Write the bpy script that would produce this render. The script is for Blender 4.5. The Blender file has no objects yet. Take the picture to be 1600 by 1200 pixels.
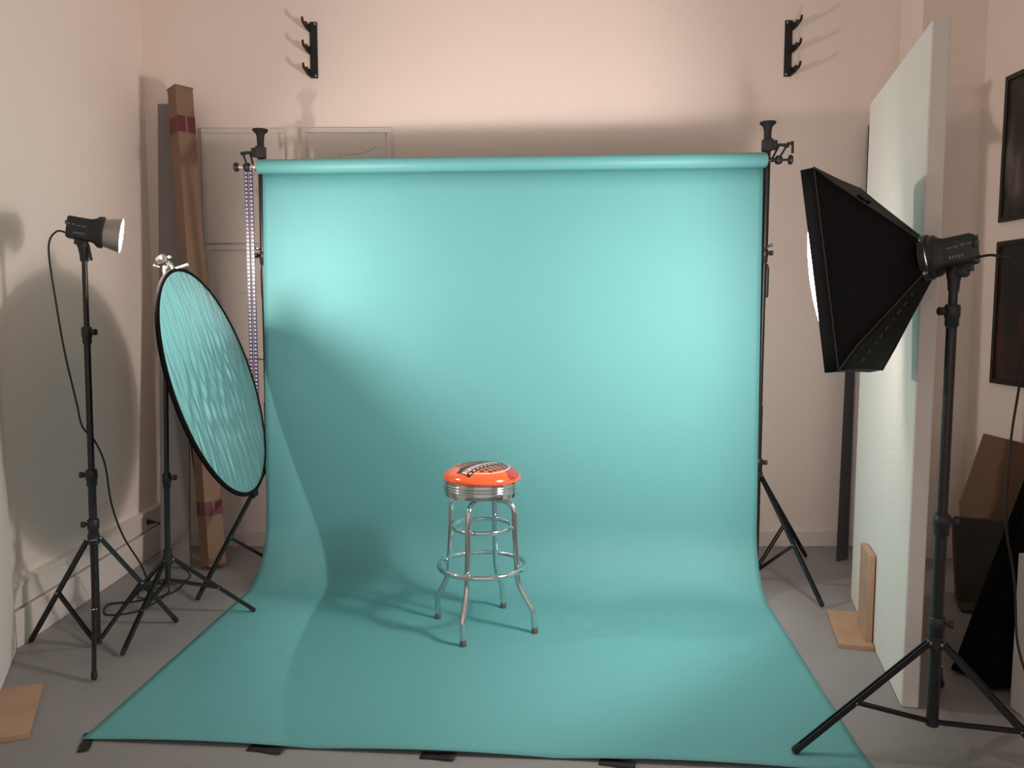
import bpy, bmesh, math, random
from math import radians as R, sin, cos, pi, tau
from mathutils import Vector as V, Matrix
random.seed(7)
C = bpy.context.scene.collection
SC = bpy.context.scene

# ------------------------------------------------------------------ camera
cd = bpy.data.cameras.new('camera'); cam = bpy.data.objects.new('camera', cd); C.objects.link(cam)
cam.location = (0, 0, 1.5); cam.rotation_euler = (R(90 - 5.2), 0, 0)
cd.sensor_width = 36; cd.lens = 1260 / 1600 * 36; cd.clip_start = .05
SC.camera = cam
# ------------------------------------------------------------------ world: even ambient fill, added through the side left open behind the camera
w = bpy.data.worlds.new('world'); SC.world = w; w.use_nodes = True
w.node_tree.nodes['Background'].inputs[0].default_value = (1.0, .84, .78, 1)
w.node_tree.nodes['Background'].inputs[1].default_value = .43
# ------------------------------------------------------------------ exposure
vs = SC.view_settings
vs.view_transform = 'Standard'; vs.look = 'None'; vs.gamma = 1; vs.exposure = 0.92; vs.use_curve_mapping = False
LAMP_L = 525.0      # radiance of the left studio lamp's frosted dome
LAMP_R = 18.5        # radiance of the softbox diffuser
LAMP_B = 1350.0     # radiance of the bulb seen through the thin diffuser cloth
DOME_COL = (1.0, .86, .78); SOFT_COL = (1.0, .88, .82)

# ------------------------------------------------------------------ materials
def mat(name, col, rough=.6, metal=0, spec=.5, bump=0, bscale=60, var=0, vscale=4, coat=0, emit=None, estr=0, aniso=None):
    m = bpy.data.materials.new(name); m.use_nodes = True
    nt = m.node_tree; b = nt.nodes['Principled BSDF']
    b.inputs['Base Color'].default_value = (*col, 1); b.inputs['Roughness'].default_value = rough
    b.inputs['Metallic'].default_value = metal; b.inputs['Specular IOR Level'].default_value = spec
    b.inputs['Coat Weight'].default_value = coat; b.inputs['Coat Roughness'].default_value = .08
    if emit: b.inputs['Emission Color'].default_value = (*emit, 1); b.inputs['Emission Strength'].default_value = estr
    tc = nt.nodes.new('ShaderNodeTexCoord')
    if bump:
        n = nt.nodes.new('ShaderNodeTexNoise'); n.inputs['Scale'].default_value = bscale; n.inputs['Detail'].default_value = 4
        src = tc.outputs['Object']
        if aniso:
            mp = nt.nodes.new('ShaderNodeMapping'); mp.inputs['Scale'].default_value = aniso
            nt.links.new(src, mp.inputs[0]); src = mp.outputs[0]
        nt.links.new(src, n.inputs['Vector'])
        bp = nt.nodes.new('ShaderNodeBump'); bp.inputs['Strength'].default_value = bump; bp.inputs['Distance'].default_value = .01
        nt.links.new(n.outputs['Fac'], bp.inputs['Height']); nt.links.new(bp.outputs[0], b.inputs['Normal'])
    if var:
        n = nt.nodes.new('ShaderNodeTexNoise'); n.inputs['Scale'].default_value = vscale; n.inputs['Detail'].default_value = 6
        nt.links.new(tc.outputs['Object'], n.inputs['Vector'])
        r = nt.nodes.new('ShaderNodeValToRGB')
        r.color_ramp.elements[0].position = .3; r.color_ramp.elements[1].position = .7
        r.color_ramp.elements[0].color = (*[c * (1 - var) for c in col], 1)
        r.color_ramp.elements[1].color = (*[min(1, c * (1 + var)) for c in col], 1)
        nt.links.new(n.outputs['Fac'], r.inputs[0]); nt.links.new(r.outputs[0], b.inputs['Base Color'])
    return m
M = dict(
    wall=mat('wall_paint', (.87, .765, .70), .8, bump=.06, bscale=90, var=.015, vscale=1.2),
    ceil=mat('ceiling_paint', (.88, .80, .74), .85),
    skirt=mat('skirting_paint', (.78, .72, .67), .45),
    floor=mat('grey_floor', (.285, .28, .28), .5, bump=.05, bscale=30, var=.07, vscale=2.2),
    teal=mat('teal_paper', (.130, .395, .412), .62, spec=.35, bump=.03, bscale=3, var=.01, vscale=3),
    tealroll=mat('teal_paper_roll', (.130, .395, .412), .5, spec=.4),
    core=mat('cardboard_core', (.5, .36, .22), .8),
    black=mat('black_metal', (.012, .012, .013), .35, spec=.5),
    blackp=mat('black_plastic', (.016, .017, .019), .45, spec=.5),
    rubber=mat('black_rubber', (.01, .01, .01), .75),
    nylon=mat('black_nylon', (.0045, .005, .0055), .72, spec=.2, bump=.12, bscale=14),
    seam=mat('grey_piping', (.035, .037, .04), .6),
    cable=mat('black_cable', (.014, .008, .006), .5),
    chrome=mat('chrome', (.72, .74, .75), .09, metal=1),
    chromed=mat('brushed_chrome', (.62, .63, .63), .22, metal=1),
    silver=mat('silver_fabric', (.80, .86, .86), .30, metal=1, bump=.9, bscale=9, aniso=(1, 3.2, .55)),
    rim=mat('dark_edge_binding', (.007, .006, .006), .9, spec=.08),
    gold=mat('copper_back_fabric', (.012, .009, .007), .9, spec=.1),
    alu=mat('cast_aluminium', (.75, .72, .68), .25, metal=1),
    dish=mat('satin_aluminium_dish', (.42, .40, .39), .38, metal=.85),
    orange=mat('orange_vinyl', (.95, .13, .035), .16, spec=.6, coat=.5),
    red=mat('dark_red_vinyl', (.42, .028, .018), .16, spec=.6, coat=.5),
    ink=mat('black_print', (.012, .012, .013), .25, spec=.5),
    inkgrey=mat('charcoal_print', (.05, .05, .05), .25, spec=.5),
    white=mat('white_print', (.78, .76, .72), .3),
    foam=mat('white_foam', (.77, .74, .70), .75, bump=.25, bscale=70),
    wood=mat('pale_wood_board', (.46, .29, .19), .6, bump=.1, bscale=25, var=.1, vscale=6, aniso=(1, 8, 1)),
    darkwood=mat('dark_wood', (.085, .055, .035), .6, var=.15, vscale=6),
    card=mat('brown_cardboard', (.23, .145, .098), .8, bump=.05, bscale=40, var=.06, vscale=5),
    cardd=mat('dark_brown_cardboard', (.17, .10, .06), .85, bump=.1, bscale=20, var=.1, vscale=4),
    tape=mat('red_tape', (.12, .012, .02), .45),
    gaffer=mat('black_gaffer_tape', (.008, .008, .008), .6, bump=.3, bscale=80),
    greyroll=mat('grey_rubber', (.12, .11, .105), .6),
    greypanel=mat('dark_grey_panel', (.06, .06, .064), .7),
    greyboard=mat('grey_board', (.21, .195, .185), .7),
    blackpanel=mat('black_panel', (.012, .012, .013), .75),
    framew=mat('white_frame', (.77, .70, .655), .5),
    paperw=mat('white_paper', (.80, .725, .675), .7),
    pencil=mat('grey_pencil', (.48, .42, .38), .8),
    glass=None,
    beadw=mat('white_bead', (.42, .42, .50), .35),
    beadp=mat('dark_purple_link', (.028, .018, .075), .4),
    cloth=mat('black_cloth', (.004, .005, .005), .95, spec=.1, bump=.4, bscale=10),
    plinth=mat('white_plinth', (.72, .70, .66), .6),
    posterb=mat('poster_frame_black', (.01, .01, .01), .4),
    canvas=mat('dark_canvas', (.045, .04, .03), .8, var=.15, vscale=8),
    bulb=mat('flash_bulb', (.9, .9, .9), .4, emit=SOFT_COL, estr=LAMP_B),
    dome=mat('frosted_dome', (.9, .9, .9), .4, emit=DOME_COL, estr=LAMP_L),
    diff=mat('diffuser_cloth', (.9, .9, .9), .6, emit=SOFT_COL, estr=LAMP_R),
    grey=mat('grey_marking', (.16, .16, .17), .5),
    green=mat('green_switch', (.02, .12, .05), .4),
)
_nt = M['diff'].node_tree; _o = _nt.nodes['Material Output']; _mx = _nt.nodes.new('ShaderNodeMixShader'); _tr = _nt.nodes.new('ShaderNodeBsdfTransparent')
_mx.inputs[0].default_value = .15      # thin cloth lets a little of the bulb straight through
_nt.links.new(_nt.nodes['Principled BSDF'].outputs[0], _mx.inputs[1]); _nt.links.new(_tr.outputs[0], _mx.inputs[2]); _nt.links.new(_mx.outputs[0], _o.inputs[0])
def poster(name, cols, sc, off):
    m = bpy.data.materials.new(name); m.use_nodes = True; nt = m.node_tree; b = nt.nodes['Principled BSDF']
    b.inputs['Roughness'].default_value = .35
    tc = nt.nodes.new('ShaderNodeTexCoord'); mp = nt.nodes.new('ShaderNodeMapping')
    mp.inputs['Scale'].default_value = (1, 1.0, .45); mp.inputs['Location'].default_value = off
    n = nt.nodes.new('ShaderNodeTexNoise'); n.inputs['Scale'].default_value = sc; n.inputs['Detail'].default_value = 8
    r = nt.nodes.new('ShaderNodeValToRGB'); e = r.color_ramp.elements
    e[0].position = .46; e[0].color = (*cols[0], 1); e[1].position = .58; e[1].color = (*cols[1], 1)
    x = e.new(.68); x.color = (*cols[2], 1)
    nt.links.new(tc.outputs['Object'], mp.inputs[0]); nt.links.new(mp.outputs[0], n.inputs['Vector'])
    nt.links.new(n.outputs['Fac'], r.inputs[0]); nt.links.new(r.outputs[0], b.inputs['Base Color'])
    return m
M['photo1'] = poster('dark_city_print', ((.008, .008, .008), (.05, .042, .035), (.13, .11, .10)), 5, (0, 0, 0))
M['photo2'] = poster('dark_red_print', ((.008, .008, .008), (.06, .018, .012), (.13, .10, .09)), 4, (3, 0, 1))

# ------------------------------------------------------------------ helpers
BASE = {}
def NB(): return bmesh.new()
def obj(name, bm, m, parent=None, smooth=40, bevel=0, sub=0, solid=0):
    me = bpy.data.meshes.new(name)
    off = BASE.get(parent.name, V((0, 0, 0))) if parent else V((0, 0, 0))
    bmesh.ops.recalc_face_normals(bm, faces=bm.faces[:])
    for v in bm.verts: v.co -= off
    bm.to_mesh(me); bm.free()
    for k in (m if isinstance(m, list) else [m]): me.materials.append(k)
    o = bpy.data.objects.new(name, me); C.objects.link(o)
    if parent: o.parent = parent; BASE[o.name] = off
    if solid:
        s = o.modifiers.new('solid', 'SOLIDIFY'); s.thickness = solid; s.offset = 0
    if bevel:
        s = o.modifiers.new('bevel', 'BEVEL'); s.width = bevel; s.segments = 2; s.limit_method = 'ANGLE'; s.angle_limit = R(35)
    if sub:
        s = o.modifiers.new('sub', 'SUBSURF'); s.levels = sub; s.render_levels = sub
    if smooth:
        for p in me.polygons: p.use_smooth = True
        me.set_sharp_from_angle(angle=R(smooth))
    return o
def thing(name, label, cat, loc, group=None):
    o = bpy.data.objects.new(name, None); C.objects.link(o); o.location = loc; o.empty_display_size = .1
    BASE[o.name] = V(loc); o['label'] = label; o['category'] = cat
    if group: o['group'] = group
    return o
def tag(o, label, cat, group=None):
    o['label'] = label; o['category'] = cat
    if group: o['group'] = group
    return o
def struct(name, bm, m, **k):
    o = obj(name, bm, m, **k); o['kind'] = 'structure'; return o
def frame(d):
    d = V(d).normalized(); up = V((0, 0, 1)) if abs(d.z) < .95 else V((1, 0, 0))
    a = up.cross(d).normalized(); b = d.cross(a).normalized(); return d, a, b
def lathe(bm, p, d, prof, seg=24, mi=0, caps=True):
    """prof = [(distance along d, radius)]"""
    d, a, b = frame(d); p = V(p); rings = []
    for t, r in prof:
        if r < 1e-5: rings.append([bm.verts.new(p + d * t)]); continue
        rings.append([bm.verts.new(p + d * t + (a * cos(tau * i / seg) + b * sin(tau * i / seg)) * r) for i in range(seg)])
    for q, s in zip(rings, rings[1:]):
        for i in range(seg):
            j = (i + 1) % seg
            if len(q) == 1 and len(s) == 1: continue
            if len(q) == 1: f = bm.faces.new((q[0], s[i], s[j]))
            elif len(s) == 1: f = bm.faces.new((q[i], q[j], s[0]))
            else: f = bm.faces.new((q[i], q[j], s[j], s[i]))
            f.material_index = mi
    if caps:
        for q in (rings[0], rings[-1]):
            if len(q) > 2: bm.faces.new(q).material_index = mi
def cyl(bm, p, q, r1, r2=None, seg=16, mi=0):
    p, q = V(p), V(q); lathe(bm, p, q - p, [(0, r1), ((q - p).length, r1 if r2 is None else r2)], seg, mi)
def tube(bm, pts, r, seg=8, closed=False, mi=0):
    pts = [V(p) for p in pts]; n = len(pts); rings = []; a = None
    for i, p in enumerate(pts):
        if closed: t = (pts[(i + 1) % n] - pts[i - 1]).normalized()
        else: t = (pts[min(i + 1, n - 1)] - pts[max(i - 1, 0)]).normalized()
        if a is None: _, a, _ = frame(t)
        a = (a - t * a.dot(t)).normalized(); b = t.cross(a)
        rings.append([bm.verts.new(p + (a * cos(tau * k / seg) + b * sin(tau * k / seg)) * r) for k in range(seg)])
    m = n if closed else n - 1
    for i in range(m):
        q, s = rings[i], rings[(i + 1) % n]
        for k in range(seg):
            l = (k + 1) % seg; bm.faces.new((q[k], q[l], s[l], s[k])).material_index = mi
    if not closed:
        bm.faces.new(rings[0]).material_index = mi; bm.faces.new(rings[-1]).material_index = mi
def spline(pts, n=8):
    pts = [V(p) for p in pts]; P = [pts[0] * 2 - pts[1]] + pts + [pts[-1] * 2 - pts[-2]]; out = []
    for i in range(1, len(P) - 2):
        a, b, c, d = P[i - 1:i + 3]
        for k in range(n):
            t = k / n
            out.append(.5 * ((2 * b) + (c - a) * t + (2 * a - 5 * b + 4 * c - d) * t * t + (3 * b - a - 3 * c + d) * t ** 3))
    return out + [pts[-1]]
def box(bm, c, s, mtx=None, mi=0):
    """s = full size; mtx = 3x3 rotation about c"""
    vs_ = []
    for x in (-.5, .5):
        for y in (-.5, .5):
            for z in (-.5, .5):
                q = V((x * s[0], y * s[1], z * s[2]))
                if mtx: q = mtx @ q
                vs_.append(bm.verts.new(V(c) + q))
    for f in ((0, 1, 3, 2), (4, 6, 7, 5), (0, 4, 5, 1), (2, 3, 7, 6), (0, 2, 6, 4), (1, 5, 7, 3)):
        bm.faces.new([vs_[i] for i in f]).material_index = mi
def bar(bm, p, q, wd, th, ref=(0, 0, 1), mi=0):
    """rectangular bar p->q, wd measured across ref x dir"""
    p, q = V(p), V(q); d = (q - p).normalized(); a = d.cross(V(ref)).normalized(); b = a.cross(d).normalized()
    m = Matrix((a, b, d)).transposed(); box(bm, (p + q) / 2, (wd, th, (q - p).length), m, mi)
def prism(bm, pts, h, mi=0):
    """closed planar outline (3D points) extruded by vector h"""
    a = [bm.verts.new(V(p)) for p in pts]; b = [bm.verts.new(V(p) + V(h)) for p in pts]
    bm.faces.new(a).material_index = mi; bm.faces.new(b[::-1]).material_index = mi
    for i in range(len(a)):
        j = (i + 1) % len(a); bm.faces.new((a[i], b[i], b[j], a[j])).material_index = mi
def one(fn, *a, **k):
    bm = NB(); fn(bm, *a, **k); return bm

# ================================================================== SETTING
WX, RX, BY, CZ = -2.24, 2.72, 5.05, 3.75
struct('floor', one(box, (.24, 1.7, -.05), (5.2, 6.9, .1)), M['floor'], smooth=0)
struct('ceiling', one(box, (.24, 1.7, CZ + .05), (5.2, 6.9, .1)), M['ceil'], smooth=0)
struct('wall_back', one(box, (.24, BY + .05, CZ / 2), (5.2, .1, CZ)), M['wall'], smooth=0)
struct('wall_left', one(box, (WX - .05, 1.7, CZ / 2), (.1, 6.7, CZ)), M['wall'], smooth=0)
struct('wall_right', one(box, (RX + .05, 1.7, CZ / 2), (.1, 6.7, CZ)), M['wall'], smooth=0)
struct('wall_pier', one(box, ((2.35 + RX) / 2, 4.78 + .135, CZ / 2), (RX - 2.35, .27, CZ)), M['wall'], smooth=0)
struct('baseboard_back', one(box, (.06, BY - .008, .05), (4.58, .016, .1)), M['skirt'], bevel=.003)
struct('baseboard_left', one(box, (WX + .02, 4.25, .082), (.04, 1.56, .164)), M['skirt'], bevel=.004)
bm = NB()   # cable trunking on the left wall: profiled rail
prism(bm, [(WX, 3.47, .175), (WX + .028, 3.47, .175), (WX + .028, 3.47, .262), (WX + .036, 3.47, .268), (WX + .036, 3.47, .288), (WX, 3.47, .292)], (0, 1.56, 0))
struct('trim_1', bm, M['skirt'], smooth=0)

# ================================================================== BACKDROP
U = V((.99732, -.0732, 0)); F = V((-.0732, -.99732, 0)); Z = V((0, 0, 1))
COL_L, COL_R = V((-1.392, 4.58, 0)), V((1.342, 4.38, 0))
RZ = 2.285
bd = thing('backdrop_paper', 'wide teal seamless paper backdrop hanging from a roll and sweeping onto the floor', 'backdrop', (-.03, 4.4, 0))
pc = (COL_L + COL_R) / 2 + F * .068
ps = pc - F * .034 + U * .0      # plane of the hanging sheet
HW = 1.357
LEAN = .07
def sheet():
    bm = NB(); prof = []      # (forward, z)
    n = 14
    for i in range(n): prof.append((0, RZ - (RZ - .33) * i / n))
    for i in range(15):
        t = i / 14 * pi / 2; prof.append((.30 * (1 - cos(t)), .33 - (.327) * sin(t)))
    L = 1.85
    for i in range(1, 33): prof.append((.30 + (L - .30) * i / 32, .003))
    nx = 96; rows = []
    for k, (f, z) in enumerate(prof):
        row = []
        for i in range(nx + 1):
            s = i / nx * 2 - 1; x = s * HW; zz = z; ff = f
            e = (f - (L - .16)) / .16
            if e > 0:   # slightly lifted front edge between the tapes
                ph = abs(sin((i / nx * 3.25) * pi)); zz += e * e * (.003 + .011 * ph)
            # a faint sag in the hanging sheet
            ff += LEAN * (1 - z / RZ) if k < 29 else LEAN * (1 - (f - .3) / (L - .3))
            x *= 1 + .006 * (1 - z / RZ) * (1 if k < 29 else 1 - (f - .3) / (L - .3)) - (.006 * (f - .3) / (L - .3) if k >= 29 else 0)
            row.append(bm.verts.new(ps + U * x + F * (ff + .004 * sin(3.1 * x + z * 1.3) * min(1, z)) + Z * zz))
        rows.append(row)
    for a, b in zip(rows, rows[1:]):
        for i in range(nx): bm.faces.new((a[i], a[i + 1], b[i + 1], b[i]))
    return bm
obj('paper_sheet', sheet(), M['teal'], bd, solid=.0008, smooth=80)
bm = NB(); lathe(bm, pc - U * 1.365 + Z * RZ, U, [(0, .02), (0, .036), (.004, .039), (2.724, .039), (2.73, .036), (2.73, .02)], 40, caps=False)
obj('paper_roll', bm, M['tealroll'], bd)
for s in (-1, 1):
    bm = NB(); lathe(bm, pc + U * s * 1.33 + Z * RZ, U * s, [(0, .028), (.040, .028), (.040, .024), (.0, .024)], 24)
    obj('core_end', bm, M['core'], bd)

def tape(c, du, ang, w_, l_, label):
    bm = NB(); a = V((cos(ang), sin(ang), 0)); b = V((-sin(ang), cos(ang), 0)); c = V(c)
    n = 6; rows = []
    for i in range(n + 1):
        t = i / n - .5
        rows.append([bm.verts.new(c + a * t * l_ + b * s * w_ * (1 + .08 * sin(7 * t + s)) + Z * (.0035 + max(0, du * t) * 2)) for s in (-.5, 0, .5)])
    for p, q in zip(rows, rows[1:]):
        for i in range(2): bm.faces.new((p[i], p[i + 1], q[i + 1], q[i]))
    o = obj('tape_strip', bm, M['gaffer'], None, solid=.0012); tag(o, label, 'tape', 'black tapes along the front edge of the backdrop')
FE = ps + F * 1.85
ZE = .004
tape(FE - U * 1.322 + F * .012, 0, R(-72), .036, .13, 'black gaffer tape at the left front corner of the teal paper, turned lengthwise')
tape(FE - U * .68 + F * .012, .004, R(-13), .042, .13, 'black gaffer tape on the front paper edge, second from the left corner')
tape(FE - U * .085 + F * .012, .004, R(-8), .042, .12, 'black gaffer tape on the front paper edge, just left of below the bar stool')
tape(FE + U * .515 + F * .012, .004, R(-16), .042, .12, 'black gaffer tape on the front paper edge, rightmost, by the bottom of the picture')

# ================================================================== STANDS
def tripod(name, label, cat, base, bot, top, hubz, feet, tubes, group='black tripod stands', collars=(), brace=.55, leg_r=.0095, ch=True):
    """bot/top: column axis points. tubes: [(z0,z1,r)] along the column."""
    bot, top = V(bot), V(top)
    t = thing(name, label, cat, base, group)
    def ax(z): return bot + (top - bot) * ((z - bot.z) / (top.z - bot.z))
    for nm, z0, z1, r in tubes:
        obj(nm, one(cyl, ax(z0), ax(z1), r), M['black'], t)
    d = (top - bot).normalized()
    h = ax(hubz)
    bm = NB(); lathe(bm, h - d * .03, d, [(0, .018), (.004, .025), (.045, .025), (.05, .02), (.075, .02)], 20); obj('hub', bm, M['blackp'], t)
    lo = ax(bot.z)
    bm = NB(); lathe(bm, lo - d * .005, d, [(0, .012), (.003, .021), (.03, .021), (.034, .014)], 20); obj('lower_hub', bm, M['blackp'], t)
    for f in feet:
        f = V(f); dr = (f - V((h.x, h.y, f.z))).normalized()
        p = h + dr * .026 - d * .005; q = V((f.x, f.y, .012))
        u = (q - p).normalized()
        bm = NB()
        if ch:
            side = u.cross(Z).normalized()
            for s in (-1, 1): bar(bm, p + side * s * .0065, p + (q - p) * .97 + side * s * .0065, .0045, leg_r * 1.9)
            bar(bm, p, p + (q - p) * .97, .011, .004)
        else: cyl(bm, p, q, leg_r)
        lg = obj('leg', bm, M['black'], t)
        bm = NB(); lathe(bm, p + (q - p) * .95, u, [(0, leg_r * 1.25), ((q - p).length * .05 - .004, leg_r * 1.3), ((q - p).length * .05 + .004, leg_r * .9)], 14)
        obj('rubber_foot', bm, M['rubber'], lg)
        m_ = p + (q - p) * brace; l0 = lo + dr * .018 + d * .015
        bm = NB(); side = (m_ - l0).cross(Z).normalized()
        for s in (-1, 1): bar(bm, l0 + side * s * .007, m_ + side * s * .007, .0035, .013)
        obj('brace', bm, M['black'], t)
        bm = NB(); cyl(bm, m_ - side * .012, m_ + side * .012, .004, seg=8); obj('rivet', bm, M['chromed'], lg); bm = NB(); cyl(bm, p - u.cross(Z).normalized() * .012, p + u.cross(Z).normalized() * .012, .005, seg=8)
        obj('rivet', bm, M['chromed'], lg)
    for z, az, r in collars:
        c = ax(z); bm = NB(); lathe(bm, c - d * .045, d, [(0, r), (.006, r + .005), (.03, r + .005), (.034, r + .008), (.07, r + .008), (.076, r + .003)], 20)
        co = obj('collar', bm, M['blackp'], t)
        k = V((cos(az), sin(az), 0)); bm = NB()
        lathe(bm, c + d * .008, k, [(0, .006), (r + .014, .006), (r + .014, .013), (r + .030, .014), (r + .033, .010)], 12)
        obj('knob', bm, M['blackp'], co)
    return t, ax

# left lamp stand
bL, tL = V((-1.857, 3.49, .02)), V((-1.832, 3.49, 1.745))
tripod('light_stand', 'black tripod light stand by the left wall carrying the bare studio lamp', 'light stand', (-1.857, 3.49, 0), bL, tL, .50,
       [(-2.176, 3.525, 0), (-1.695, 3.15, 0), (-1.615, 3.765, 0)],
       [('lower_tube', .02, .80, .0165), ('middle_tube', .78, 1.42, .0135), ('upper_tube', 1.40, 1.745, .0115)],
       collars=[(.775, R(190), .0165), (1.40, R(-10), .0135), (.555, R(200), .0165)], brace=.52)
# right softbox stand
bR, tR = V((1.452, 2.67, .075)), V((1.452, 2.67, 1.60))
tripod('light_stand', 'thick black tripod light stand on the right carrying the softbox', 'light stand', (1.452, 2.67, 0), bR, tR, .375,
       [(.957, 2.612, 0), (1.452 + .29, 2.67 - .40, 0), (1.452 + .262, 2.67 + .43, 0)],
       [('lower_tube', .075, .82, .0195), ('middle_tube', .80, 1.51, .0165), ('upper_tube', 1.49, 1.60, .014)],
       collars=[(.785, R(-10), .0195), (1.49, R(185), .0165), (.43, R(-20), .0195)], brace=.55, leg_r=.0105)
# reflector stand
bD, tD = V((-1.657, 3.78, .19)), V((-1.615, 3.78, 1.66))
rs, axD = tripod('reflector_stand', 'black tripod stand behind the round reflector with a silver swivel clamp on top', 'stand', (-1.657, 3.78, 0), bD, tD, .315,
       [(-1.695, 3.385, 0), (-1.285, 3.905, 0), (-1.97, 4.02, 0)],
       [('lower_tube', .19, .74, .0135), ('middle_tube', .72, 1.20, .0115), ('upper_tube', 1.18, 1.66, .0095)],
       group=None, collars=[(.70, R(10), .0125)], brace=.55, leg_r=.008)
bm = NB()
T = V((-1.612, 3.775, 1.655))
lathe(bm, T, (0.1, 0, 1), [(-.03, .010), (.02, .011), (.022, .014), (.05, .014), (.055, .008)], 14)
obj('clamp_socket', bm, M['alu'], rs)
bm = NB()
lathe(bm, T + V((-.022, -.012, .075)), (.8, -.5, .3), [(0, .010), (.004, .018), (.04, .019), (.046, .012)], 16)
lathe(bm, T + V((.018, -.010, .070)), (.6, .2, -.75), [(0, .011), (.04, .009)], 12)
bar(bm, T + V((-.01, 0, .085)), T + V((.035, -.01, .092)), .016, .010)
lathe(bm, T + V((-.018, -.01, .045)), (-1, -.3, .3), [(0, .005), (.02, .005), (.02, .010), (.028, .010)], 10)
obj('swivel_head', bm, M['alu'], rs)
bm = NB()
tube(bm, spline([T + V((.03, -.005, .062)), T + V((.045, -.008, .035)), T + V((.065, -.01, .040)), T + V((.115, -.012, .057))], 5), .0085, 10)
obj('clamp_arm', bm, M['alu'], rs)
bm = NB(); tube(bm, [T + V((0, 0, -.04)), T + V((.03, -.006, -.03)), T + V((.034, -.006, -.01))], .008, 8)
obj('clamp_bolt', bm, M['blackp'], rs)

# backdrop stands
def bstand(col, top, side, feet, label, lean):
    b = V((col.x + side * .012, col.y, .05)); t_ = V((col.x + lean, col.y, top))
    t, ax = tripod('backdrop_stand', label, 'stand', (col.x, col.y, 0), b, t_, .60, feet,
        [('lower_tube', .05, .98, .0165), ('middle_tube', .96, 1.86, .0135), ('upper_tube', 1.84, top - .03, .0185 if side > 0 else .0165)],
        group='stands holding up the backdrop roll', collars=[(.66, R(90 - side * 90), .0165), (1.80, R(90 - side * 90), .0135)], brace=.55, leg_r=.0095)
    bm = NB(); lathe(bm, ax(top - .10), Z, [(0, .018), (.055, .020), (.075, .024), (.092, .042), (.10, .042), (.10, .0)], 24)
    obj('rubber_cup', bm, M['rubber'], t)
    s = U * side
    hk = pc + U * side * 1.365 + Z * RZ          # end of the roll
    c = ax(2.375)
    bm = NB(); box(bm, c, (.05, .052, .065)); box(bm, c + s * .036, (.03, .030, .050))
    obj('clamp_block', bm, M['blackp'], t, bevel=.005)
    bm = NB()
    q = V((c.x, c.y, c.z)) + s * .052
    cyl(bm, q, q + s * .045, .008, seg=12)
    k1 = q + s * .010 + Z * .0; k2 = q + s * .050 + Z * -.004
    e1 = hk + s * .025; e2 = hk + s * .06
    bar(bm, k1, e1 + Z * -.005, .010, .010, ref=(0, 1, 0)); bar(bm, k2, e2 + Z * .0, .010, .010, ref=(0, 1, 0))
    lathe(bm, k2, s, [(-.015, .010), (.012, .010)], 12)
    obj('hook_bracket', bm, M['black'], t, bevel=.002)
    bm = NB(); lathe(bm, hk - s * .045, s, [(0, .014), (.03, .017), (.05, .021), (.055, .024), (.062, .024), (.064, .012), (.12, .009)], 20)
    ex = obj('cone_spigot', bm, M['alu' if side < 0 else 'black'], t)
    bm = NB(); lathe(bm, hk + s * .05, s, [(0, .022), (.016, .024), (.03, .018)], 20); obj('chain_wheel', bm, M['blackp'], t)
    bm = NB()
    cyl(bm, hk + s * .07, hk + s * .118, .0065, seg=10)
    obj('shaft', bm, M['white' if side < 0 else 'black'], t)
    bm = NB(); lathe(bm, hk + s * .112, s, [(0, .012), (.004, .024), (.016, .026), (.022, .020), (.024, .0)], 20)
    obj('end_knob', bm, M['blackp'], t)
    if side > 0:
        bm = NB(); lathe(bm, k2 + Z * .012, s, [(0, .006), (.02, .006), (.02, .011), (.034, .011)], 10); bar(bm, k2 + s * .03, k2 + s * .03 - Z * .04, .012, .008, ref=(0, 1, 0))
        obj('thumb_screw', bm, M['blackp'], t)
    # winding grip on the upper post
    g = ax(1.66) + U * side * (.017 if side > 0 else .006)
    bm = NB(); lathe(bm, g - Z * .09, Z, [(0, .008), (.01, .011), (.15, .012), (.18, .006)], 12); obj('grip_handle', bm, M['blackp'], t)
    bm = NB(); lathe(bm, ax(1.84) + s * .012, s + V((0, -1, .4)), [(0, .006), (.02, .006), (.022, .010), (.034, .009)], 10); obj('lock_bolt', bm, M['alu'], t)
    return t
bstand(COL_L, 2.50, -1, [(-1.63, 4.06, 0), (COL_L.x + .44, COL_L.y + .12, 0), (COL_L.x + .08, COL_L.y + .42, 0)],
       'black backdrop stand at the left edge of the teal paper, with a white roll shaft', -.004)
bstand(COL_R, 2.495, 1, [(1.572, 3.965, 0), (1.79, 4.80, 0), (COL_R.x - .45, COL_R.y + .15, 0)],
       'black backdrop stand at the right edge of the teal paper, near the softbox', .014)

# roller chain
ct = thing('roller_chain', 'purple and white plastic pull chain in two strands hanging left of the backdrop', 'chain', (-1.455, 4.5, 0))
hkL = pc - U * 1.365 + Z * RZ - U * .058
for dx in (-.012, .014):
    bm = NB(); n = 62; z = RZ - .01
    x0 = hkL.x + dx; y0 = hkL.y
    zs = [RZ - .012 - i * .0215 for i in range(n)]
    for k, zz in enumerate(zs):
        box(bm, (x0, y0, zz), (.012, .006, .0115), mi=0)
        box(bm, (x0, y0, zz - .01075), (.017, .005, .010), mi=1)
    for s in (-1, 1): bar(bm, (x0 + s * .0078, y0, zs[0] + .01), (x0 + s * .0078, y0, zs[-1] - .02), .0028, .006, ref=(0, 1, 0), mi=1)
    obj('chain_strand', bm, [M['beadw'], M['beadp']], ct, smooth=0)
bm = NB(); tube(bm, [(hkL.x + .001 + .013 * cos(a), hkL.y, RZ - .012 - 62 * .0215 - .013 * sin(a)) for a in [pi * i / 8 for i in range(9)]], .004, 8)
obj('chain_loop', bm, M['beadp'], ct)

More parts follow.
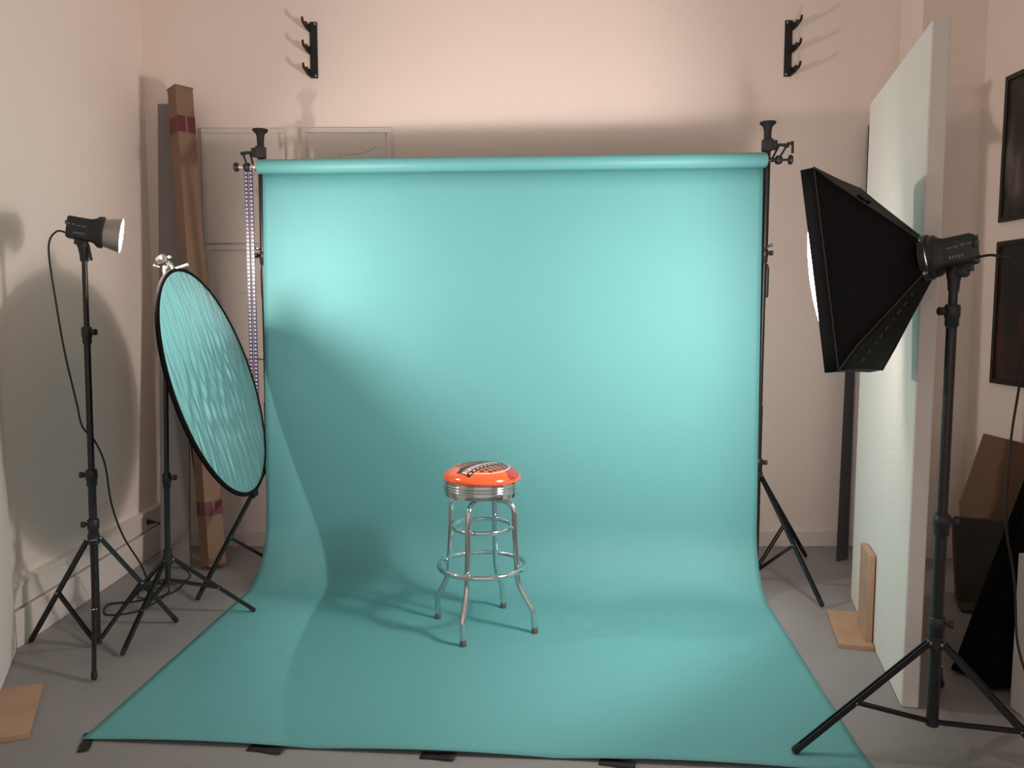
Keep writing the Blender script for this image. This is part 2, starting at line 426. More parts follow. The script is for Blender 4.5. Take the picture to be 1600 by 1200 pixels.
# ================================================================== LEFT STUDIO LAMP
LA = V((cos(R(21)) * cos(R(9)), sin(R(21)) * cos(R(9)), -sin(R(9))))       # light direction
def basis(a):
    a = a.normalized(); r = a.cross(Z).normalized(); u = r.cross(a).normalized(); return a, r, u
def lampframe(P, a):
    a, r, u = basis(a)
    return a, r, u, Matrix((a, r, u)).transposed()
LP = V((-1.828, 3.49, 1.845))      # centre of housing
a, r, u, m3 = lampframe(LP, LA)
lamp = thing('studio_lamp', 'black studio lamp with an aluminium dish and a glowing front on the left stand', 'studio lamp', (-1.832, 3.49, 1.745), 'studio lamps')
def housing(t, P, a, r, u, m3, L=.145, hgt=.098, wd=.095):
    bm = NB(); n = 28; rings = []
    secs = [(-L / 2, .93), (-L / 2 + .006, 1), (L * .18, 1.0), (L * .34, 1.10), (L * .46, 1.40), (L * .60, 1.44), (L * .62, 1.3)]
    for k, (x, s) in enumerate(secs):
        ring = []; p = 5 if k < 4 else (2.6 if k == 4 else 2)
        for i in range(n):
            an = tau * i / n; c_, s_ = cos(an), sin(an)
            cc = math.copysign(abs(c_) ** (2 / p), c_); ss = math.copysign(abs(s_) ** (2 / p), s_)
            ring.append(bm.verts.new(P + a * x + r * cc * wd / 2 * s + u * ss * hgt / 2 * s))
        rings.append(ring)
    for q, s in zip(rings, rings[1:]):
        for i in range(n): bm.faces.new((q[i], q[(i + 1) % n], s[(i + 1) % n], s[i]))
    bm.faces.new(rings[0]); bm.faces.new(rings[-1])
    obj('housing', bm, M['blackp'], t)
    for sd in (-1, 1):      # printed side markings and vent slots
        bm = NB()
        for k in range(4): box(bm, P + a * (-.055 + .020 * k) + r * sd * (wd / 2 + .0005) + u * (.012 if k < 2 else .009), (.014, .0015, .004), m3)
        for k in range(5): box(bm, P + a * (-.030 + .009 * k) + r * sd * (wd / 2 + .0005) - u * .022, (.005, .0015, .009), m3)
        obj('side_marking', bm, M['grey'], t)
    bm = NB(); lathe(bm, P - a * (L / 2 - .002) + u * .018 + r * .01, -a, [(0, .009), (.012, .008), (.012, 0)], 12); obj('dial', bm, M['grey'], t)
housing(lamp, LP, a, r, u, m3, L=.125, hgt=.095, wd=.09)
bm = NB(); dp = LP + a * .075
lathe(bm, dp, a, [(0, .030), (.0, .058), (.010, .060), (.067, .074), (.070, .076), (.070, .073), (.010, .056), (.006, .030)], 40, caps=False)
obj('reflector_dish', bm, M['dish'], lamp)
bm = NB(); prof = []
for i in range(9):
    t = i / 8 * pi / 2; prof.append((.026 + .014 * sin(t), .060 * cos(t) if i < 8 else 0))
lathe(bm, dp, a, [(.020, .0585)] + prof, 32, caps=False)
obj('frosted_dome', bm, M['dome'], lamp)
def mount(t, top, P, u, a):
    bm = NB(); lathe(bm, top - Z * .035, Z, [(0, .017), (.03, .019), (.045, .022), (.06, .024), (.075, .020)], 18)
    box(bm, P - u * .058 - a * .004, (.05, .05, .02), Matrix((a, a.cross(u) * -1, u)).transposed())
    obj('mount_bracket', bm, M['blackp'], t)
    bm = NB(); rr = a.cross(u); q = P - u * .068
    lathe(bm, q - rr * .030, rr, [(0, .010), (.004, .017), (.056, .017), (.06, .010)], 16); obj('tilt_joint', bm, M['blackp'], t)
    bm = NB(); q2 = q + a * .028 - u * .005; tube(bm, [q + rr * .02, q2 + rr * .02, q2 + rr * .02 + V((.010, 0, -.055))], .006, 10); obj('tilt_lever', bm, M['blackp'], t)
mount(lamp, V((-1.832, 3.49, 1.745)), LP, u, a)

# ================================================================== SOFTBOX LAMP
SA = V((-.743 * cos(R(10)), .669 * cos(R(10)), -sin(R(10))))
ROLL = R(-3)
SP = V((1.452, 2.67, 1.693)) + V((.01, -.01, 0))
a, r, u, m3 = lampframe(SP, SA)
r, u = r * cos(ROLL) + u * sin(ROLL), u * cos(ROLL) - r * sin(ROLL); m3 = Matrix((a, r, u)).transposed()
sb = thing('softbox_lamp', 'black studio lamp with a large rectangular softbox on the right hand stand', 'softbox', (1.452, 2.67, 1.60), 'studio lamps')
sb['group'] = 'studio lamps'
housing(sb, SP + a * .014, a, r, u, m3, L=.118, hgt=.098, wd=.10)
mount(sb, V((1.452, 2.67, 1.60)), SP, u, a)
bm = NB(); lathe(bm, SP + a * .088, a, [(0, .060), (.0, .076), (.022, .076), (.022, .060)], 36); obj('speed_ring', bm, M['blackp'], sb)
ap = SP + a * .105; DEP = .250; HWd, HHt = .216, .346
def ringpts(x, hw, hh, n=8, bow=0):
    out = []
    cs = [(-1, -1), (1, -1), (1, 1), (-1, 1)]
    for k in range(4):
        (x0, y0), (x1, y1) = cs[k], cs[(k + 1) % 4]
        for i in range(n):
            t = i / n; b_ = 1 - bow * sin(pi * t)
            X = x0 + (x1 - x0) * t; Y = y0 + (y1 - y0) * t
            if k % 2 == 0: Y *= b_
            else: X *= b_
            out.append(ap + a * x + r * X * hw + u * Y * hh)
    return out
secs = [(0, .055, .060, 0), (.10, .127, .171, .02), (.19, .194, .272, .03), (DEP, HWd, HHt, .012), (DEP + .046, HWd + .003, HHt + .003, .01)]
sbx = None
for side_i, nm in enumerate(('lower_panel', 'side_panel', 'upper_panel', 'side_panel')):
    bm = NB(); rows = []
    for (x, hw, hh, bow) in secs:
        p = ringpts(x, hw, hh, bow=bow); rows.append([bm.verts.new(p[(side_i * 8 + j) % 32]) for j in range(9)])
    for q, s in zip(rows, rows[1:]):
        for i in range(8): bm.faces.new((q[i], q[i + 1], s[i + 1], s[i]))
    obj('softbox_' + nm, bm, M['nylon'], sb, solid=.002)
for k in range(4):      # rods / piping along the four edges, rim piping
    bm = NB(); tube(bm, [ringpts(x, hw, hh, bow=b_)[k * 8] + (ringpts(x, hw, hh)[k * 8] - (ap + a * x)).normalized() * .002 for x, hw, hh, b_ in secs[:4]], .0028, 6); obj('edge_piping', bm, M['seam'], sb)
bm = NB(); tube(bm, [p + (p - (ap + a * DEP)).normalized() * .002 for p in ringpts(*secs[3][:3], bow=secs[3][3])], .0022, 6, closed=True); obj('front_piping', bm, M['seam'], sb)
# stitched marks along the lower panel, velcro tab on top
bm = NB()
for k in range(9):
    f0 = .18 + .085 * k; x = DEP * f0; hw = .055 + (HWd - .055) * f0; hh = .060 + (HHt - .060) * f0
    c = ap + a * x - u * (hh - .003) * (1 - .0) + r * (-hw * .30)
    c2 = c + (a * DEP - u * (HHt - .06) - r * (HWd - .055) * .30).normalized() * (.016 if k % 3 else .008)
    bar(bm, c - u * .004, c2 - u * .004, .004, .002)
obj('stitched_marks', bm, M['grey'], sb)
bm = NB(); bar(bm, ap + a * DEP * .52 + u * (.212) - r * .1, ap + a * DEP * .60 + u * (.238) - r * .1, .05, .012); obj('velcro_tab', bm, M['nylon'], sb)
bm = NB(); lathe(bm, SP + a * .085, a, [(0, .018), (.03, .022), (.05, .055), (.085, .070), (.125, .058), (.145, .03), (.150, 0)], 20); obj('flash_bulb', bm, M['bulb'], sb)
bm = NB(); nn = 8; g = []
for i in range(nn + 1):
    row = []
    for j in range(nn + 1):
        X, Y = i / nn * 2 - 1, j / nn * 2 - 1
        row.append(bm.verts.new(ap + a * (DEP + .030 + .098 * (1 - X * X) * (1 - Y * Y) ** .8) + r * X * (HWd - .006) + u * Y * (HHt - .006)))
    g.append(row)
for i in range(nn):
    for j in range(nn): bm.faces.new((g[i][j], g[i + 1][j], g[i + 1][j + 1], g[i][j + 1]))
obj('front_diffuser', bm, M['diff'], sb, smooth=60)
bm = NB(); lathe(bm, SP - a * .046 + u * .034, -a, [(0, .008), (.010, .008), (.010, 0)], 10); lathe(bm, SP - a * .046 + u * .012 - r * .01, -a, [(0, .011), (.010, .010), (.010, 0)], 10); obj('rear_switch', bm, M['green'], sb)

# ================================================================== CABLES
def cable(pts, label, r_=.0042, plug=None, n=8, group='power cables'):
    t = thing('power_cable', label, 'cable', pts[0], group)
    obj('cord', one(tube, spline(pts, n), r_, 8), M['cable'], t)
    if plug:
        p, d = plug; bm = NB(); lathe(bm, p, d, [(0, .017), (.012, .018), (.018, .012), (.038, .010), (.042, .005)], 16); obj('plug', bm, M['blackp'], t)
    return t
q = LP - LA * .063 - V((0, 0, .026))
cable([q, q + V((-.05, 0, .004)), V((-1.972, 3.47, 1.76)), V((-1.945, 3.46, 1.52)), V((-1.92, 3.46, 1.32)), V((-1.885, 3.47, 1.10)), V((-1.866, 3.47, 1.00)),
       V((-1.83, 3.50, .93)), V((-1.80, 3.52, .82)), V((-1.83, 3.62, .62)), V((-1.86, 3.78, .42)), V((-1.84, 3.92, .22)), V((-1.86, 4.02, .05)), V((-1.95, 4.10, .006)),
       V((-2.0, 4.25, .006)), V((-1.83, 4.36, .006)), V((-1.80, 4.15, .012)), V((-1.93, 4.05, .006)), V((-2.06, 4.0, .006)), V((-2.0, 3.86, .006)), V((-1.86, 3.92, .006)),
       V((-1.82, 4.16, .016)), V((-1.94, 4.30, .014)), V((-1.99, 4.17, .02)), V((-1.85, 4.24, .02)), V((-1.79, 4.37, .03)), V((-1.93, 4.5, .08)), V((-2.04, 4.66, .15)), V((-2.09, 4.74, .21)), V((-2.15, 4.79, .222)), V((-2.19, 4.80, .222))],
      'black cable from the left lamp, coiled on the floor and plugged into the wall', plug=(V((-2.212, 4.80, .222)), V((1, 0, 0))))
q = SP - SA * .047 - V((0, 0, .03))
cable([q, q + V((.045, -.03, .004)), q + V((.10, -.05, -.03)), V((1.66, 2.60, 1.53)), V((1.665, 2.62, 1.35)), V((1.665, 2.66, 1.10)), V((1.66, 2.66, .95)), V((1.69, 2.70, .76)), V((1.73, 2.72, .62)),
       V((1.76, 2.74, .50)), V((1.765, 2.72, .34)), V((1.80, 2.68, .20)), V((1.86, 2.58, .06)), V((1.87, 2.3, .006)), V((1.8, 1.9, .006))],
      'black cable hanging behind the softbox lamp on the right', n=8)

# ================================================================== ROUND REFLECTOR
DC = V((-1.386, 3.775, 1.165)); DN = V((.958, .035, .28)).normalized(); DR = .54
DUu = (Z - DN * Z.dot(DN)).normalized(); DRr = DUu.cross(DN).normalized()
rf = thing('round_reflector', 'large round collapsible reflector showing wrinkled silver cloth with dark rim', 'reflector', tuple(DC - DUu * DR))
def wr(x, y):   # creases: fans converging towards the rim, mostly vertical
    h = 0
    for (kx, ky, am, ph) in WR: h += am * abs(sin(kx * x + ky * y + ph + 1.3 * sin(4.1 * y + ph))) ** 2.5
    return h
rg = random.Random(3)
WR = [(rg.uniform(9, 30), rg.uniform(-8, 8), rg.uniform(.0008, .0019), rg.uniform(0, 6)) for _ in range(9)]
bm = NB(); NRr, NA = 60, 160; rings = []
c0 = bm.verts.new(DC + DN * .004)
for i in range(1, NRr + 1):
    rr = i / NRr; ring = []
    for j in range(NA):
        t = tau * j / NA; x, y = rr * cos(t), rr * sin(t)
        low = .5 + .5 * max(0, min(1, (-y + .5)))
        h = wr(x, y) * (1 - rr ** 6) * low * 1.0 + .0006 * sin(18 * t + 5 * rr) * rr ** 3 * (1 - rr ** 8)
        ring.append(bm.verts.new(DC + DRr * x * DR + DUu * y * DR + DN * (.003 + h)))
    rings.append(ring)
for j in range(NA): bm.faces.new((c0, rings[0][j], rings[0][(j + 1) % NA]))
for p, q in zip(rings, rings[1:]):
    for j in range(NA): bm.faces.new((p[j], q[j], q[(j + 1) % NA], p[(j + 1) % NA]))
obj('silver_face', bm, M['silver'], rf, smooth=180)
bm = NB(); lathe(bm, DC - DN * .006, DN, [(0, 0), (0, DR - .004), (.007, DR - .002), (.007, 0)], 96, caps=False); obj('back_cloth', bm, M['gold'], rf)
bm = NB()
pts = [DC + DRr * cos(tau * i / 96) * (DR + .004) + DUu * sin(tau * i / 96) * (DR + .004) - DN * .002 for i in range(96)]
tube(bm, pts, .0105, 10, closed=True); obj('rim', bm, M['rim'], rf)
bm = NB(); pb = DC - DUu * (DR + .018); bar(bm, pb + DRr * -.03, pb + DRr * .05, .012, .03); obj('carry_loop', bm, M['nylon'], rf)

# ================================================================== BAR STOOL
SX, SY = -.140, 3.725
st = thing('bar_stool', 'diner bar stool with a round orange cushion and chrome ringed legs on the teal paper', 'stool', (SX, SY, .003))
S0 = V((SX, SY, .003))
CR = .182
def dome_z(r_): # top surface of cushion
    t = min(1, r_ / CR); return .722 + .062 * math.sqrt(max(0, 1 - t ** 2.5)) 
bm = NB(); prof = []
for i in range(25):
    t = i / 24; rr = CR * sin(t * pi / 2) if i else 0
    prof.append((dome_z(rr), rr))
prof += [(.716, CR - .002), (.708, CR - .010), (.708, 0)]
lathe(bm, S0, Z, prof, 96, caps=False); cu = obj('cushion', bm, M['orange'], st)
bm = NB(); prof = [(.644, 0), (.644, CR - .012), (.646, CR - .004), (.664, CR - .003)]
for k in range(3):
    b_ = .668 + k * .0125
    for i in range(7):
        t = i / 6 * pi; prof.append((b_ + .0055 - .0055 * cos(t), CR - .0035 + .0048 * sin(t)))
prof += [(.708, CR - .004), (.720, CR - .003), (.722, CR - .008), (.720, CR - .02)]
lathe(bm, S0, Z, prof, 96, caps=False); obj('seat_band', bm, M['chrome'], st)
bm = NB(); lathe(bm, S0, Z, [(.626, .0), (.626, .09), (.630, .10), (.645, .10)], 40, caps=False); obj('swivel_plate', bm, M['chromed'], st)
# red crescent and printed emblem on the cushion: thin skins laid on the dome
def skin(bm, poly, lift, mi=0, n=10):
    """poly(u,v) -> (X,Y) in seat radii; grid skin on the dome"""
    g = []
    for i in range(n + 1):
        row = []
        for j in range(n + 1):
            X, Y = poly(i / n, j / n); rr = math.hypot(X, Y) * CR
            row.append(bm.verts.new(S0 + V((X * CR, Y * CR, dome_z(min(rr, CR * .999)) + lift))))
        g.append(row)
    for i in range(n):
        for j in range(n): bm.faces.new((g[i][j], g[i + 1][j], g[i + 1][j + 1], g[i][j + 1])).material_index = mi
# dark red crescent on the right
bm = NB()
def cres(a_, b_):
    y = -.99 + 1.92 * a_; R_ = .994
    y = max(-.985, min(.93, y)); xo = math.sqrt(max(0, R_ * R_ - y * y))
    xi = math.sqrt(max(0, .66 ** 2 - (y + .75) ** 2)) if y < -.12 else .19 - (y + .12) * .2
    xi = max(min(xi, xo), -.2); return (xi + (xo - xi) * b_, y)
skin(bm, cres, .0006, n=22); obj('red_crescent', bm, M['red'], cu)
bm = NB()
EO = (0.02, -.06, .70, .74)      # oval emblem
def seg(a_, b_):
    t = -2.0 + 4.6 * a_; q = 1 - .035 * b_; return (EO[0] + EO[2] * q * cos(t), EO[1] + EO[3] * q * sin(t))
skin(bm, seg, .0012, n=60)
obj('oval_outline', bm, M['white'], cu)
bm = NB()      # chequered dark fields left and right of the banner
for i in range(-7, 8):
    for j in range(-6, 7):
        if (i + j) % 2: continue
        cx, cy = EO[0] + i * .105, EO[1] + j * .10
        if ((cx - EO[0]) / EO[2]) ** 2 + ((cy - EO[1]) / EO[3]) ** 2 > .84: continue
        skin(bm, lambda a_, b_, cx=cx, cy=cy: (cx + (a_ - .5) * .105, cy + (b_ - .5) * .10), .0009, n=2)
obj('chequered_print', bm, M['inkgrey'], cu)
def ban(off, wd_):  # curved banner from lower left to upper right
    def f(a_, b_):
        x = -.28 + .84 * a_; y = -.88 + 1.0 * a_ + .05 * sin(pi * a_)
        nx_, ny_ = -.74, .67; return (x + nx_ * (off + wd_ * b_), y + ny_ * (off + wd_ * b_))
    return f
bm = NB(); skin(bm, ban(0, .12), .0015, n=18); obj('banner_print', bm, M['ink'], cu)
bm = NB(); skin(bm, ban(.34, .12), .0015, n=18); obj('banner_print', bm, M['ink'], cu)
bm = NB(); skin(bm, ban(.12, .22), .0013, n=18); obj('banner_ground', bm, M['red'], cu)
bm = NB()
for k in range(9):      # white block strokes in two rows (unreadable lettering)
    f0 = ban(.14, .15); a0 = .03 + k * .105
    skin(bm, lambda x, y, f0=f0, a0=a0: f0(a0 + .028 * x, y), .002, n=2)
    skin(bm, lambda x, y, f0=f0, a0=a0: f0(a0 + .052 + .018 * x, y), .002, n=2)
    if k % 2: skin(bm, lambda x, y, f0=f0, a0=a0: f0(a0 + .06 * x, .4 + .2 * y), .002, n=2)
    f1 = ban(.035, .045)
    skin(bm, lambda x, y, f1=f1, a0=a0: f1(a0 + .02 + .05 * x, y), .002, n=2)
obj('lettering_strokes', bm, M['white'], cu)
# legs
for az in (158, -20, -111, 70):
    d = V((cos(R(az)), sin(R(az)), 0))
    def P(r_, z_): return S0 + d * r_ + Z * z_ + V((.011 * max(0, 1 - z_ / .24), 0, 0))
    pts = [P(.06, .616)]
    for i in range(9):
        t = i / 8 * R(86); pts.append(P(.106 + .055 * sin(t), .561 + .055 * cos(t)))
    pts += [P(.164, .45), P(.170, .35), P(.176, .265)]
    pts += spline([P(.179, .240), P(.184, .222), P(.196, .196), P(.222, .150), P(.240, .118), P(.247, .100)], 4)
    pts += [P(.2485, .06), P(.250, .02)]
    lg = obj('leg', one(tube, pts, .0135, 14), M['chrome'], st)
    bm = NB(); lathe(bm, P(.2505, 0.0), Z + d * -.03, [(0, .0), (0, .0145), (.003, .0155), (.026, .0150), (.030, .0125)], 18); obj('rubber_foot', bm, M['greyroll'], lg)
for nm, rad, zz, tr in (('upper_ring', .137, .487, .0105), ('foot_ring', .203, .300, .0128)):
    bm = NB(); tube(bm, [S0 + V((rad * cos(tau * i / 72), rad * sin(tau * i / 72), zz)) for i in range(72)], tr, 12, closed=True); obj(nm, bm, M['chrome'], st)
bm = NB(); cyl(bm, S0 + V((.10, -.04, .615)), S0 + V((.10, -.04, .645)), .005, seg=8); obj('bolt', bm, M['black'], st)

# ================================================================== WALL BRACKETS
def hooks(x, sd, z0, z1, label):
    t = thing('wall_hook_rail', label, 'hook rail', (x, BY, z0), 'hook rails high on the back wall')
    bm = NB(); box(bm, (x, BY - .004, (z0 + z1) / 2), (.046, .008, z1 - z0)); 
    obj('back_plate', bm, M['black'], t, bevel=.002)
    for k, f in enumerate((.09, .49, .89)):
        z = z0 + (z1 - z0) * f; xx = x + sd * .018
        # side flange hook: profile in the YZ plane, 5 mm thick
        o = [(0, .055), (0, -.045), (-.05, -.035), (-.105, -.002), (-.125, .022), (-.128, .066), (-.120, .068), (-.112, .034), (-.098, .016), (-.082, .022), (-.07, .046), (-.06, .048), (-.045, .028), (-.022, .040)]
        pts = [(xx - sd * y * .15, BY - .004 + y * .8, z + q * .5) for y, q in o]
        bm = NB(); prism(bm, pts, (sd * .011, 0, 0)); obj('hook', bm, M['black'], t, smooth=0)
    bm = NB()
    for f in (.04, .96): lathe(bm, (x - sd * .010, BY - .007, z0 + (z1 - z0) * f), (0, -1, 0), [(0, .006), (.002, .006), (.003, .003), (.003, 0)], 10)
    obj('screw', bm, M['chromed'], t)
hooks(-1.20, -1, 2.905, 3.235, 'black three-hook rail high on the back wall, above the left stand')
hooks(1.672, 1, 2.915, 3.245, 'black three-hook rail high on the back wall, above the right stand')

# ================================================================== WHITE FRAMES ON THE BACK WALL
def wframe(x0, x1, z0, z1, label, lines):
    t = thing('picture_frame', label, 'picture frame', ((x0 + x1) / 2, BY, z0), 'white frames on the back wall')
    y = BY - .0015; fw, th = .028, .022
    bm = NB()
    for (cx, cz, sx, sz) in (((x0 + x1) / 2, z1 - fw / 2, x1 - x0, fw), ((x0 + x1) / 2, z0 + fw / 2, x1 - x0, fw), (x0 + fw / 2, (z0 + z1) / 2, fw, z1 - z0 - 2 * fw), (x1 - fw / 2, (z0 + z1) / 2, fw, z1 - z0 - 2 * fw)):
        box(bm, (cx, y - th / 2, cz), (sx, th, sz))
    obj('frame_border', bm, M['framew'], t, bevel=.002)
    bm = NB(); box(bm, ((x0 + x1) / 2, y - .005, (z0 + z1) / 2), (x1 - x0 - 2 * fw, .006, z1 - z0 - 2 * fw)); obj('picture_sheet', bm, M['paperw'], t)
    bm = NB()
    for ln in lines:
        tube(bm, [(px, y - .009, pz) for px, pz in ln], .0013, 4)
    obj('pencil_drawing', bm, M['pencil'], t)
    return t
wframe(-1.895, -1.385, 1.915, 2.605, 'white picture frame with a faint drawing, left behind the backdrop post',
       [[(-1.62, 2.21), (-1.58, 2.235), (-1.54, 2.24)], [(-1.60, 2.30), (-1.60, 2.20), (-1.585, 2.2)], [(-1.57, 2.26), (-1.56, 2.19)], [(-1.62, 2.075), (-1.57, 2.08)], [(-1.65, 2.22), (-1.62, 2.235)]])
wframe(-1.285, -.735, 1.95, 2.608, 'white picture frame partly hidden behind the top of the teal roll, right of the post',
       [[(-1.0, 2.45), (-.93, 2.455), (-.87, 2.475), (-.82, 2.50)], [(-1.05, 2.40), (-1.05, 2.46)]])
wframe(-1.88, -1.37, 1.20, 1.902, 'white picture frame hung below the left one, half hidden by the reflector',
       [[(-1.7, 1.6), (-1.6, 1.63), (-1.55, 1.6)]])

# ================================================================== LEANING THINGS, BACK LEFT
def leaning_box(name, b, tp, sec, m, **k):
    b, tp = V(b), V(tp); d = (tp - b).normalized(); return b, tp, d
# flat grey board
bm = NB(); prism(bm, [(-2.055, 4.60, .003), (-1.885, 4.60, .003), (-1.965, 4.99, 2.74), (-2.135, 4.99, 2.74)], (0, .022, 0))
tag(obj('grey_board', bm, M['greyboard'], bevel=.002), 'tall narrow grey board leaning in the left rear corner beside the cardboard carton', 'board')
# carton
b, tp = V((-1.745, 4.60, .02)), V((-1.955, 4.885, 2.80)); d = (tp - b).normalized()
ct_ = thing('cardboard_carton', 'very tall brown cardboard carton with red tape leaning against the back wall', 'carton', tuple(b))
e1 = V((cos(R(47)), sin(R(47)), 0)); e1 = (e1 - d * e1.dot(d)).normalized(); e2 = d.cross(e1).normalized(); Lc = (tp - b).length; sc_ = .106
mm = Matrix((e1, e2, d)).transposed()
bm = NB(); box(bm, b + d * Lc / 2, (sc_, sc_, Lc), mm); obj('tube_box', bm, M['card'], ct_, bevel=.003)
for lo_, hi_ in ((.295, .375), (2.53, 2.625)):
    bm = NB(); hh = hi_ - lo_
    for s1, e_ in ((e1, e2), (e2, e1)):
        for sg in (-1, 1):
            for part in (-1, 1):
                c = b + d * (lo_ + hi_) / 2 + s1 * sg * (sc_ / 2 + .0008) + e_ * part * sc_ * .27
                box(bm, c, (.0012, sc_ * .42, hh), Matrix((s1, e_, d)).transposed())
    obj('tape_band', bm, M['tape'], ct_)
bm = NB(); box(bm, b + d * (Lc - .004), (sc_ + .004, sc_ + .004, .008), mm); obj('end_flap', bm, M['card'], ct_)
# thin black pole
bm = NB(); bar(bm, (-1.925, 4.97, .004), (-2.06, 5.0, 1.30), .030, .012, ref=(0, 1, 0)); bar(bm, (-1.898, 4.985, .004), (-2.02, 5.015, 1.24), .012, .010, ref=(0, 1, 0))
tag(obj('folded_rod', bm, M['black']), 'thin black folded rod leaning on the back wall left of the carton foot', 'rod')

# ================================================================== FOAM BOARDS
def foam(far, near, h, th, side, name_label, foot):
    far, near = V(far), V(near); d = (near - far).normalized(); n = V((-d.y, d.x, 0)) * side     # n: away from visible face
    t = thing('foam_board', name_label, 'foam board', tuple((far + near) / 2), 'white foam flats')
    bm = NB(); NZ, NX = 24, 12; rg_ = random.Random(5)
    prism(bm, [far, near, near + n * th, far + n * th], Z * h)
    obj('foam_sheet', bm, M['foam'], t, bevel=.006)
    return t, d, n
f1, d1, n1 = foam((1.772, 4.10, .0), (1.478, 2.94, .0), 2.52, .062, 1, 'tall white foam board standing on edge behind the softbox', None)
def foot(pn, pf, n, label, up=True):
    """pn..pf: near/far corner on the board face; n points away from the face into the room"""
    pn, pf = V(pn), V(pf); d = (pf - pn).normalized(); L = (pf - pn).length
    t = thing('board_foot', label, 'wooden foot', tuple((pn + pf) / 2), 'wooden feet of the foam boards')
    g = n * .004
    bm = NB(); prism(bm, [pn + g, pf + g, pf + n * .15, pn + n * .15], Z * .022); obj('base_plate', bm, M['wood'], t, bevel=.002)
    if up:
        a_, b_ = pn + d * .05 + Z * .022 + g, pn + d * .26 + Z * .022 + g
        bm = NB(); prism(bm, [a_, b_, b_ + n * .028, a_ + n * .028], Z * .395); obj('upright_plate', bm, M['wood'], t, bevel=.002)
foot((1.603, 3.44, 0), (1.707, 3.85, 0), -n1, 'pale wooden L-shaped foot at the white board right of the backdrop')
f2, d2, n2 = foam((-2.188, 3.44, .0), (-1.703, 2.35, .0), 2.5, .048, -1, 'white foam board at the left edge of the picture', None)
ff = -n2
pB = V((-2.188, 3.44, 0))
foot(tuple(pB + d2 * .86), tuple(pB + d2 * .44), ff, 'pale wooden foot plate on the floor at the lower left corner of the picture', up=False)

# ================================================================== LEANING PANELS, BACK RIGHT
def lean_panel(name, p0, p1, q0, q1, th, m, label, cat):
    """bottom edge p0-p1, top edge q0-q1, thickness vector th"""
    bm = NB(); P_ = [V(p0), V(p1), V(q1), V(q0)]; prism(bm, P_, V(th)); return tag(obj(name, bm, m, bevel=.002), label, cat)
lean_panel('grey_board', (1.945, 4.72, .004), (2.03, 4.76, .004), (2.04, 4.90, 1.85), (2.10, 4.93, 1.85), (.01, .03, 0), M['greypanel'], 'dark grey board leaning left of the tall black one, behind the foam board', 'board')
lean_panel('black_board', (2.05, 4.70, .004), (2.30, 4.72, .004), (2.165, 4.985, 2.62), (2.33, 4.985, 2.62), (.0, .04, 0), M['blackpanel'], 'tall black board leaning on the back wall, mostly hidden by the foam board', 'board')

# ================================================================== POSTERS ON THE RIGHT WALL
def poster_f(z0, z1, m, label):
    t = thing('framed_poster', label, 'framed poster', (RX, 4.24, z0), 'dark posters on the right wall')
    y0, y1 = 3.92, 4.54
    bm = NB(); fw = .025
    for (cy, cz, sy, sz) in (((y0 + y1) / 2, z1 - fw / 2, y1 - y0, fw), ((y0 + y1) / 2, z0 + fw / 2, y1 - y0, fw), (y0 + fw / 2, (z0 + z1) / 2, fw, z1 - z0 - 2 * fw), (y1 - fw / 2, (z0 + z1) / 2, fw, z1 - z0 - 2 * fw)):
        box(bm, (RX - .012, cy, cz), (.022, sy, sz))
    obj('poster_frame', bm, M['posterb'], t)
    obj('print', one(box, (RX - .010, (y0 + y1) / 2, (z0 + z1) / 2), (.006, y1 - y0 - 2 * fw, z1 - z0 - 2 * fw)), m, t, smooth=0)
poster_f(1.985, 2.77, M['photo1'], 'black framed dark print on the right wall, the upper of two')
poster_f(1.095, 1.88, M['photo2'], 'black framed dark print with reddish figures on the right wall, the lower of two')

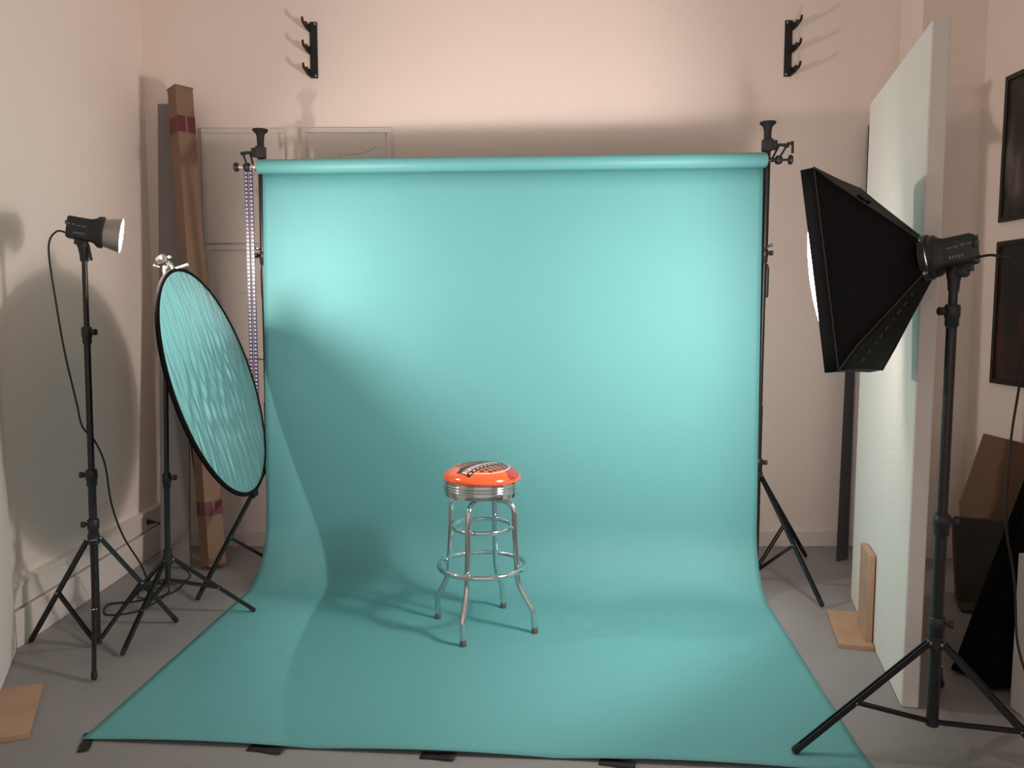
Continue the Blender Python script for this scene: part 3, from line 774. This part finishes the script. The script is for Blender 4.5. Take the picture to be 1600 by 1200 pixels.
# ================================================================== RIGHT CORNER CLUTTER
# brown sheet leaning on the right wall
bm = NB()
out = [(2.50, 4.26, .02), (2.475, 4.24, .38), (2.46, 4.24, .50), (2.475, 4.25, .54), (2.555, 4.29, .84), (2.60, 4.0, .82), (2.64, 3.6, .80), (2.55, 3.55, .02)]
out = [(2.42, 4.30, .006), (2.435, 4.30, .36), (2.425, 4.30, .46), (2.445, 4.30, .52), (2.555, 4.33, .835), (2.70, 4.12, .80), (2.69, 4.05, .006)]
prism(bm, out, (.015, .02, 0)); tag(obj('cardboard_sheet', bm, M['cardd'], bevel=.002), 'brown wrapped sheet leaning in the right corner below the posters', 'cardboard')
bm = NB()
ft = thing('canvas_picture', 'dark canvas in a thin frame leaning on the brown sheet near the floor at right', 'picture frame', (2.45, 4.05, 0))
p0, p1, q0, q1 = V((2.285, 4.02, .024)), V((2.62, 3.90, .024)), V((2.30, 4.12, .425)), V((2.635, 4.0, .425))
nrm = (p1 - p0).cross(q0 - p0).normalized()
bm = NB(); prism(bm, [p0, p1, q1, q0], -nrm * -.02); obj('canvas', bm, M['canvas'], ft)
bm = NB()
for a_, b_ in ((p0, p1), (p1, q1), (q1, q0), (q0, p0)): bar(bm, a_ + nrm * .002, b_ + nrm * .002, .018, .03, ref=tuple(nrm))
obj('frame_border', bm, M['darkwood'], ft)
tag(obj('wooden_plank', one(box, (2.43, 3.90, .011), (.36, .12, .020), Matrix.Rotation(R(-18), 3, 'Z')), M['darkwood'], bevel=.002), 'dark wooden plank on the floor under the leaning frame', 'plank')
# plinth
tag(obj('plinth', one(box, (2.14, 2.56, .30), (.50, .76, .60)), M['plinth'], bevel=.004), 'low white plinth at the right edge of the picture in front of the black cloth', 'plinth')
# black draped cloth over a leaning stick
bm = NB(); rows = []; NZ = 20; NA = 40
for i in range(NZ + 1):
    t = i / NZ; z = 1.28 * t
    cx = 2.05 + .33 * t; cy = 3.19 + .22 * t; rx = .175 * (1 - t) ** .95 + .02; ry = .15 * (1 - t) + .02
    row = []
    for j in range(NA):
        an = tau * j / NA; k = 1 + (.12 * (1 - t) + .04) * sin(7 * an + 2 * t) + .05 * sin(13 * an + 1)
        row.append(bm.verts.new((cx + rx * k * cos(an), cy + ry * k * sin(an), z + (0.01 * (1 + sin(5 * an)) if i == 0 else 0))))
    rows.append(row)
for p, q in zip(rows, rows[1:]):
    for j in range(NA): bm.faces.new((p[j], p[(j + 1) % NA], q[(j + 1) % NA], q[j]))
bm.faces.new(rows[-1])
tag(obj('draped_cloth', bm, M['cloth'], solid=.003, smooth=180), 'black cloth draped in a tall cone behind the white plinth at right', 'cloth')
